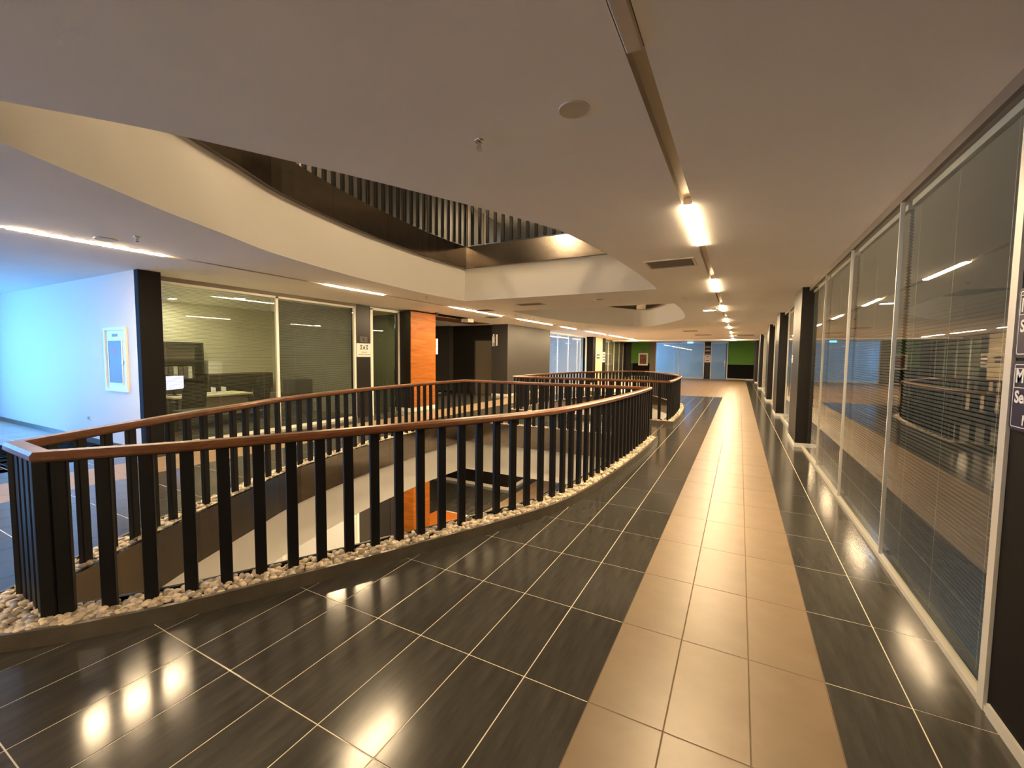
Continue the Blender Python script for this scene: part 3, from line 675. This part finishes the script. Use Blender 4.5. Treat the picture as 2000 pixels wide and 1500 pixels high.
for k in range(7):
    tag(bx(-13.1,-12.85,5.3+k*.11,5.39+k*.11,1.041,1.36).build('binder','signwhite' if k%3==0 else 'vent'),'%s %s binder from the left on the middle shelf of the dark office bookcase'%(ordn[k],'white' if k%3==0 else 'grey'),'binder','binders in the bookcase')
# ---- plaque
ps = thing('office_plaque','white office plaque with a black Greek letter logo on the black panel','sign',(LX+.002,8.21,1.7))
bx(0,.01,0,.52,-.05,.32).build('plate','signwhite',ps)
def strokes(lines,wd,x,par,mt,name,y0,z0,h):
    m_ = MB()
    for (a,b) in lines:
        a = np.array(a,float)*h+np.array((y0,z0)); b = np.array(b,float)*h+np.array((y0,z0)); d = b-a; L = np.linalg.norm(d); d = d/L; n_ = np.array((-d[1],d[0]))*wd/2; a2 = a-d*wd*.4; b2 = b+d*wd*.4
        q = [a2-n_,b2-n_,b2+n_,a2+n_]
        m_.add([(x,p[0],p[1]) for p in q]+[(x+.002,p[0],p[1]) for p in q],[(0,3,2,1),(4,5,6,7),(0,1,5,4),(1,2,6,5),(2,3,7,6),(3,0,4,7)])
    return m_.build(name,mt,par)
SIG = [((.62,1),(0,1)),((0,1),(.35,.5)),((.35,.5),(0,0)),((0,0),(.62,0))]
AA = [((0,0),(.35,1)),((.35,1),(.7,0)),((.15,.33),(.55,.33))]
EZH = [((0,1),(.62,1)),((.62,1),(.27,.5)),((.27,.5),(.62,0)),((.62,0),(0,0))]
strokes(SIG,.022,.01,ps,'ink','logo_letter',.13,.165,.1); strokes(AA,.02,.01,ps,'ink','logo_letter',.225,.165,.085); strokes(EZH,.022,.01,ps,'ink','logo_letter',.32,.165,.1)
strokes([((0,0),(1,0))],.012,.01,ps,'header','printed_line',.17,.08,.18); strokes([((0,0),(1,0))],.014,.01,ps,'header','printed_line',.05,.02,.42)
em = thing('number_plate','faint grey outlined number plate above the white office plaque','sign',(LX+.002,8.34,2.06))
strokes([((0,0),(1,0)),((1,0),(1,.55)),((1,.55),(0,.55)),((0,.55),(0,0))],.012,.0,em,'vent','outline',0,0,.24)
strokes([((.18,.12),(.18,.42)),((.18,.42),(.4,.42)),((.18,.27),(.36,.27)),((.18,.12),(.4,.12))],.012,.0,em,'vent','digit',0,0,.24); strokes([((.55,.42),(.82,.42)),((.82,.42),(.82,.12)),((.55,.27),(.82,.27)),((.55,.12),(.82,.12))],.012,.0,em,'vent','digit',0,0,.24)
# ---- fire cabinet and socket on lobby wall
fc = thing('fire_cabinet','white fire hose cabinet with glazed door on the blue lobby wall','cabinet',(-9.98,3.35,1.03))
for a in ((0,.84,-.03,0,0,.05),(0,.84,-.03,0,1.06,1.11),(0,.05,-.03,0,.05,1.06),(.79,.84,-.03,0,.05,1.06)): bx(*a).build('frame','whitealu',fc)
fd = bx(.05,.79,-.012,0,.05,1.06).build('door','whitealu',fc); bx(.16,.66,-.018,-.012,.15,.88).build('door_window','vent',fd)
for a in ((.14,.68,-.022,-.012,.13,.15),(.14,.68,-.022,-.012,.88,.9),(.14,.16,-.022,-.012,.15,.88),(.66,.68,-.022,-.012,.15,.88)): bx(*a).build('window_trim','whitealu',fd)
bx(.3,.52,-.014,-.012,.95,1.0).build('printed_line','vent',fd); bx(.7,.74,-.035,-.012,.48,.54).build('latch','chrome',fd); bx(.3,.45,-.02,-.018,.66,.72).build('red_mark','red',fd)
so = thing('wall_socket','small white socket low on the blue lobby wall','socket',(-10.9,3.35,.42)); bx(0,.09,-.012,0,0,.09).build('plate','whitealu',so); bx(.02,.07,-.014,-.012,.02,.07).build('outlet','vent',so)
# ---- right signs
def text(body,size,par,loc,mt,rot=(math.pi/2,0,-math.pi/2),bold=0,sx=1):
    cu = bpy.data.curves.new('lettering','FONT'); cu.body = body; cu.size = size; cu.extrude = .001; cu.offset = bold; cu.materials.append(MT[mt]); cu.resolution_u = 3
    tmp = bpy.data.objects.new('tmp',cu); C.objects.link(tmp); me = bpy.data.meshes.new_from_object(tmp.evaluated_get(bpy.context.evaluated_depsgraph_get())); bpy.data.objects.remove(tmp); me.materials.clear(); me.materials.append(MT[mt])
    o = bpy.data.objects.new('lettering',me); C.objects.link(o); o.parent = par; o.location = loc; o.rotation_euler = rot; o.scale = (sx,1,1); return o
def navy(z,lines,lab,box_h,sq):
    t = thing('office_sign',lab,'sign',(GX,2.80,z))
    # plate spans from y=0 towards -y
    pts = [(-.0,.02),(-.02,0)]; W,H,r = .62,.31,.025
    pol = []
    for cx,cz,a0 in ((-r,r,-90),(-r,H-r,0),(-W+r,H-r,90),(-W+r,r,180)):
        for k in range(5): a = math.radians(a0+k*22.5); pol.append((cx+r*math.cos(a),cz+r*math.sin(a)))
    n = len(pol)
    MB().add([(0,y,z_) for y,z_ in pol]+[(-.016,y,z_) for y,z_ in pol],[tuple(range(n)),tuple(range(2*n-1,n-1,-1))]+[(i,n+i,n+(i+1)%n,(i+1)%n) for i in range(n)]).build('plate','navy',t)
    ins = offset([(y,z_) for y,z_ in pol],-.014); ins2 = offset([(y,z_) for y,z_ in pol],-.018)
    MB().add([(-.0165,y,z_) for y,z_ in ins]+[(-.0165,y,z_) for y,z_ in ins2],[(i,n+i,n+(i+1)%n,(i+1)%n) for i in range(n)]).build('border_line','signwhite',t)
    zb = H-.035-box_h
    for a in ((-.0185,-.0165,-W+.03,-.022,zb,zb+.003),(-.0185,-.0165,-W+.03,-.022,zb+box_h,zb+box_h+.003),(-.0185,-.0165,-.025,-.022,zb,zb+box_h),(-.0185,-.0165,-.115,-.112,zb,zb+box_h)): bx(*a).build('box_line','signwhite',t)
    if sq: bx(-.0185,-.0165,-.108,-.09,zb+box_h-.022,zb+box_h-.008).build('square_mark','signwhite',t)
    for (s,size,y,zz) in lines: text(s,size,t,(-.0175,y,zz),'signwhite',bold=.002)
    return t
navy(1.39,[('M',.085,-.03,.215),('Serb',.075,-.035,.125),('M',.06,-.105,.03)],'lower navy office sign with white lettering on the black panel at right edge',.085,True)
navy(1.715,[('M',.085,-.03,.205),('Serb',.075,-.035,.115)],'upper navy office sign with white lettering on the black panel at right edge',.085,False)

# ------------------------------------------------------------------ far wall
FY = 38.9
fw = thing('wall_end','far end wall, green and black panels round the blue glazing','wall',(0,0,0),kind='structure')
for xa,xb in ((-9.1,-6.9),(-.86,1.05)):
    bx(xa,xb,FY,FY+.15,1.2,CEIL).build('green_panel','green',fw); bx(xa,xb,FY-.01,FY+.15,.08,1.2).build('black_dado','matblack',fw); bx(xa,xb,FY-.02,FY+.15,0,.08).build('skirting','whitealu',fw)
bx(-9.1,-8.6,FY-.02,FY,0,CEIL).build('dark_strip','blackwall',fw); bx(-6.95,-6.5,FY-.2,FY+.15,0,CEIL).build('brown_pier','header',fw); bx(1.0,1.2,FY-.1,FY+.15,0,CEIL).build('brown_pier','header',fw)
we = thing('window_11','wide blue glazed office front in the far end wall','window',(0,0,0),kind='structure')
for a,b in ((-6.45,-4.62),(-4.56,-2.66)): bx(a,b,FY,FY+.01,.06,2.98).build('pane','glass',we)
for x in (-6.47,-4.59,-2.63): bx(x-.03,x+.03,FY-.03,FY+.04,0,3.0).build('mullion','whitealu',we)
bx(-6.5,-2.6,FY-.03,FY+.04,2.97,3.03).build('head_frame','whitealu',we); bx(-6.5,-2.6,FY-.03,FY+.04,0,.06).build('sill','whitealu',we)
tag(bx(-2.6,-2.13,FY-.03,FY+.1,0,CEIL).build('wall_far_sign','blackwall'),'narrow black panel with stacked signs in the far end wall','wall',kind='structure')
d3 = thing('door_3','open glass doorway glowing blue in the far end wall','door',(0,0,0),kind='structure')
for x in (-2.1,-.9): bx(x-.03,x+.03,FY-.03,FY+.04,0,3.0).build('frame_post','whitealu',d3)
bx(-2.1,-.9,FY-.03,FY+.04,2.97,3.03).build('frame_head','whitealu',d3); bx(-2.06,-1.02,FY,FY+.01,.02,2.9).build('glass_leaf','glass',d3); bx(-1.0,-.94,FY-.02,FY+.02,.02,2.95).build('dark_stile','blackplastic',d3); bx(-1.1,-1.06,FY-.06,FY-.04,.8,1.5).build('handle','chrome',d3)
for k,(z,h,mt,lab) in enumerate(((2.55,.16,'vent','topmost grey sign on the far black panel'),(2.25,.16,'vent','second grey sign on the far black panel'),(1.98,.1,'vent','thin third sign on the far black panel'),(1.72,.22,'signwhite','white sign above the red one on the far black panel'),(1.36,.34,'signwhite','white sign with red mark, lowest on the far black panel'))):
    t = thing('office_sign',lab,'sign',(-2.58,FY-.03,z)); bx(.0,.44,-.012,0,0,h).build('plate',mt,t)
    bx(.08,.36,-.014,-.012,h*.35,h*.6).build('printed_mark','red' if k==4 else 'ink' if k==3 else 'signwhite',t)
po = thing('framed_poster','white framed poster with a dark red picture on the far green wall','poster',(-7.95,FY-.01,1.02))
for a in ((0,.82,-.04,0,0,.12),(0,.82,-.04,0,.95,1.07),(0,.12,-.04,0,.12,.95),(.7,.82,-.04,0,.12,.95)): bx(*a).build('frame','signwhite',po)
bx(.12,.7,-.02,0,.12,.95).build('picture','art',po)
t = thing('door_sign','small pale sign above the framed poster on the far green wall','sign',(-7.7,FY,2.28)); bx(0,.38,-.012,0,0,.24).build('plate','green',t); bx(.02,.36,-.014,-.012,.02,.22).build('printed_mark','blind',t)
ex = thing('exit_sign','small blue glowing sign under the far ceiling','sign',(-3.9,FY-.35,2.93)); bx(0,.42,-.03,.03,0,.13).build('face','exit',ex); bx(.2,.22,-.005,.005,.13,.14).build('hanger','alu',ex)
# far office interior
wall('wall_partition','right side wall of the far blue office',.2,.3,FY+.15,44,0,CEIL,mt='bluewall'); wall('wall_partition','left side wall of the far blue office',-8.8,-8.7,FY+.15,44,0,CEIL,mt='bluewall')
st = thing('stanchion','thin chrome post standing before the far green wall','post',(-8.2,37.5,0)); MB().cyl((0,0),.02,.03,1.35,10).build('pole','chrome',st); MB().cyl((0,0),.15,0,.03,20,.12).build('base','chrome',st)

# ------------------------------------------------------------------ ceiling fittings
sp = thing('ceiling_speaker','round white speaker disc in the ceiling near the strip groove','speaker',(-.857,2.315,CEIL))
MB().lathe((0,0,0),[(.088,0),(.088,-.004),(.082,-.007),(.078,-.004)]).build('rim','plastic',sp,True); MB().cyl((0,0),.078,-.0045,-.002,28).build('grille','unlit',sp)
sp = thing('ceiling_speaker','flat white speaker disc on the ceiling beside the left light groove','speaker',(-6.76,2.32,CEIL))
MB().lathe((0,0,0),[(.11,0),(.11,-.006),(.1,-.012),(.095,-.008)]).build('rim','plastic',sp,True); MB().cyl((0,0),.095,-.01,-.006,28).build('grille','plastic',sp)
def sprinkler(x,y,lab):
    t = thing('sprinkler',lab,'sprinkler',(x,y,CEIL),group='ceiling sprinklers')
    MB().lathe((0,0,0),[(.033,0),(.031,-.006),(.02,-.012),(.014,-.012)],16).build('escutcheon','chrome',t,True)
    MB().cyl((0,0),.011,-.035,-.01,12).build('body','chrome',t)
    for s in (-1,1): bx(s*.012-.002,s*.012+.002,-.003,.003,-.055,-.032).build('frame_arm','chrome',t)
    MB().cyl((0,0),.018,-.058,-.054,12).build('deflector','chrome',t)
for x,y,lab in ((-1.508,2.37,'chrome ceiling sprinkler near the round speaker disc'),(-6.28,2.44,'chrome ceiling sprinkler by the left light groove and speaker'),(-6.45,7.9,'small sprinkler on the ceiling past the second left strip light'),(-1.2,10.4,'small sprinkler between the two ceiling openings near the strip lights'),(-6.6,12.6,'small sprinkler beside the third left strip light'),(-6.7,14.2,'small sprinkler beside the fourth left strip light'),(-1.1,18.2,'tiny sprinkler in the far ceiling beside the strip lights')): sprinkler(x,y,lab)
def vent(x0,x1,y0,y1,lab):
    t = thing('air_vent',lab,'vent',(x0,y0,CEIL)); W,H = x1-x0,y1-y0
    for a in ((0,W,0,.03),(0,W,H-.03,H),(0,.03,.03,H-.03),(W-.03,W,.03,H-.03)): bx(a[0],a[1],a[2],a[3],-.012,0).build('frame','unlit',t)
    bx(.03,W-.03,.03,H-.03,-.003,-.0).build('backing','dark',t)
    n = int((H-.06)/.045); m_ = MB()
    for i in range(n): y = .035+i*.045; m_.add([(.03,y,-.004),(W-.03,y,-.004),(W-.03,y+.03,-.011),(.03,y+.03,-.011)],[(0,3,2,1)])
    m_.build('louvres','vent',t)
vent(-1.26,-.6,6.32,6.86,'near rectangular air vent in the ceiling beside the first lit strip')
for x0,x1,y0,y1,lab in ((-5.2,-4.5,9.9,10.3,'long air vent between the two ceiling openings'),(-7.0,-6.5,10.6,11.1,'small air vent above the third left strip light'),(-7.9,-7.5,12.6,13.2,'small vent over the lift alcove entrance'),(-2.6,-1.9,23.0,23.6,'first far air vent beside the strip lights'),(-2.4,-1.5,27.0,27.8,'second far air vent beside the strip lights'),(-.2,.7,28,28.8,'far air vent right of the strip lights')): vent(x0,x1,y0,y1,lab)
sd = thing('smoke_detector','small angled detector bracket on the ceiling between the two openings','detector',(-3.1,9.9,CEIL)); MB().lathe((0,0,0),[(.07,0),(.07,-.02),(.05,-.04),(.0,-.042)],18).build('body','unlit',sd,True); bx(.06,.22,-.01,.01,-.012,-.002).build('arm','vent',sd)
cm = thing('dome_camera','small dark camera hanging at the corner above the wood panel','camera',(-8.5,10.9,CEIL)); MB().lathe((0,0,0),[(.06,0),(.06,-.03),(.045,-.07),(.0,-.085)],16).build('dome','blackplastic',cm,True)
tag(bx(-9.0,1.1,33.9,34.2,CEIL-.1,CEIL).build('ceiling_beam','plaster'),'shallow white beam across the far corridor ceiling','beam',kind='structure')

# ------------------------------------------------------------------ storey below, seen through the near opening
z0 = -UP; zc = CEIL-UP
lg = thing('window_12','frosted glass office front on the storey below','window',(0,0,0),kind='structure')
bx(LX-.02,LX,2,8.13,z0+.06,zc-.05).build('frosted_pane','bluewall',lg)
for y in (4,6,8.17): bx(LX-.03,LX+.015,y-.04,y+.04,z0,zc).build('mullion','whitealu',lg)
tag(bx(LX-.1,LX,8.21,8.73,z0,zc).build('wall_below','greywall'),'narrow dark wall panel on the storey below','wall',kind='structure')
d4 = thing('door_4','dark glass door with pale posts on the storey below','door',(0,0,0),kind='structure')
for y in (8.78,9.9): bx(LX-.03,LX+.02,y-.04,y+.05,z0,zc).build('frame_post','whitealu',d4)
bx(LX-.06,LX-.04,8.8,9.86,z0,zc).build('glass_leaf','dark',d4); bx(LX-.04,LX-.02,9.45,9.85,z0,zc).build('dark_stile','blackplastic',d4)
w2 = thing('wood_panel','orange wood panel on the storey below, seen through the railing','panel',(0,0,0))
bx(LX-.1,-8.69,9.98,10.75,z0,zc).build('board','wood',w2)
fp = thing('floor_panel','orange wood floor panel with pale border on the storey below','panel',(0,0,z0))
bx(-10.0,-8.75,10.8,12.9,.001,.012).build('board','orange',fp); bx(-10.0,-8.70,12.9,12.97,.001,.016).build('border','whitealu',fp); bx(-8.75,-8.68,10.8,12.9,.001,.016).build('border','whitealu',fp)
lk = thing('wall_below_lift','black lift core wall with pale skirting on the storey below','wall',(0,0,0),kind='structure')
bx(-12.9,-8.85,16.35,21,z0+.12,zc).build('core','blackwall',lk); bx(-12.9,-8.8,16.3,21,z0,z0+.12).build('skirting','whitealu',lk)
wall('wall_below_back','dark back wall of the alcove on the storey below',-13.4,-13.2,2,21,z0,zc,mt='greywall')
# ------------------------------------------------------------------ storey above
z0 = UP; zc = UP+CEIL
uw = thing('wall_upper','dark panelled corridor wall on the storey above','wall',(0,0,0),kind='structure')
bx(LX-.1,LX,YN,16,z0,zc).build('dark_panels','greywall',uw)
for k in range(12): bx(LX,LX+.03,2+k*1.15,2+k*1.15+.07,z0,zc).build('pilaster','header',uw)
wall('wall_upper_far','pale cross wall at the far end of the storey above',-17.5,4.2,26,26.2,z0,zc,mt='bluewall')
for k,x in enumerate((-8.2,-7.4,-6.6)): downlight(x,19.0,zc-.03,'%s of three bright downlights on the storey above'%ordn[k],'downcool',.16)
wall('wall_upper_dado','dark low wall along the far gallery of the storey above',-12,2,22,22.1,z0,z0+1.6,mt='greywall')

uo = thing('wall_upper_added','unseen dark front with pale bars, added for reflections in the upper steel band','wall',(0,0,0),kind='structure')  # unseen front added so the steel band reflects dark with narrow streaks
bx(GX,GX+.1,YN,26,z0,zc).build('dark_front','blackwall',uo)
for k in range(18): bx(GX-.03,GX,-3.5+k*1.75,-3.44+k*1.75,z0,zc).build('mullion','whitealu',uo)
tag(bx(-17.5,4.2,YN,44,zc+2.4,zc+2.6).build('roof','greywall'),'dark roof over the atrium above the upper storey','roof',kind='structure')
for q,lab in ((CE[0],'white rim of the near opening in the upper storey ceiling'),(CE[1],'white rim of the far opening in the upper storey ceiling')):
    tag(MB().wallstrip(q,zc,zc+2.4,True).build('trim_5' if q is CE[0] else 'trim_6','white'),lab,'trim',kind='structure')
downlight(-11.4,12.3,CEIL,'added warm light kept out of sight in the dark lift alcove','down',.1)  # hidden lamp added to brighten the alcove and lift door
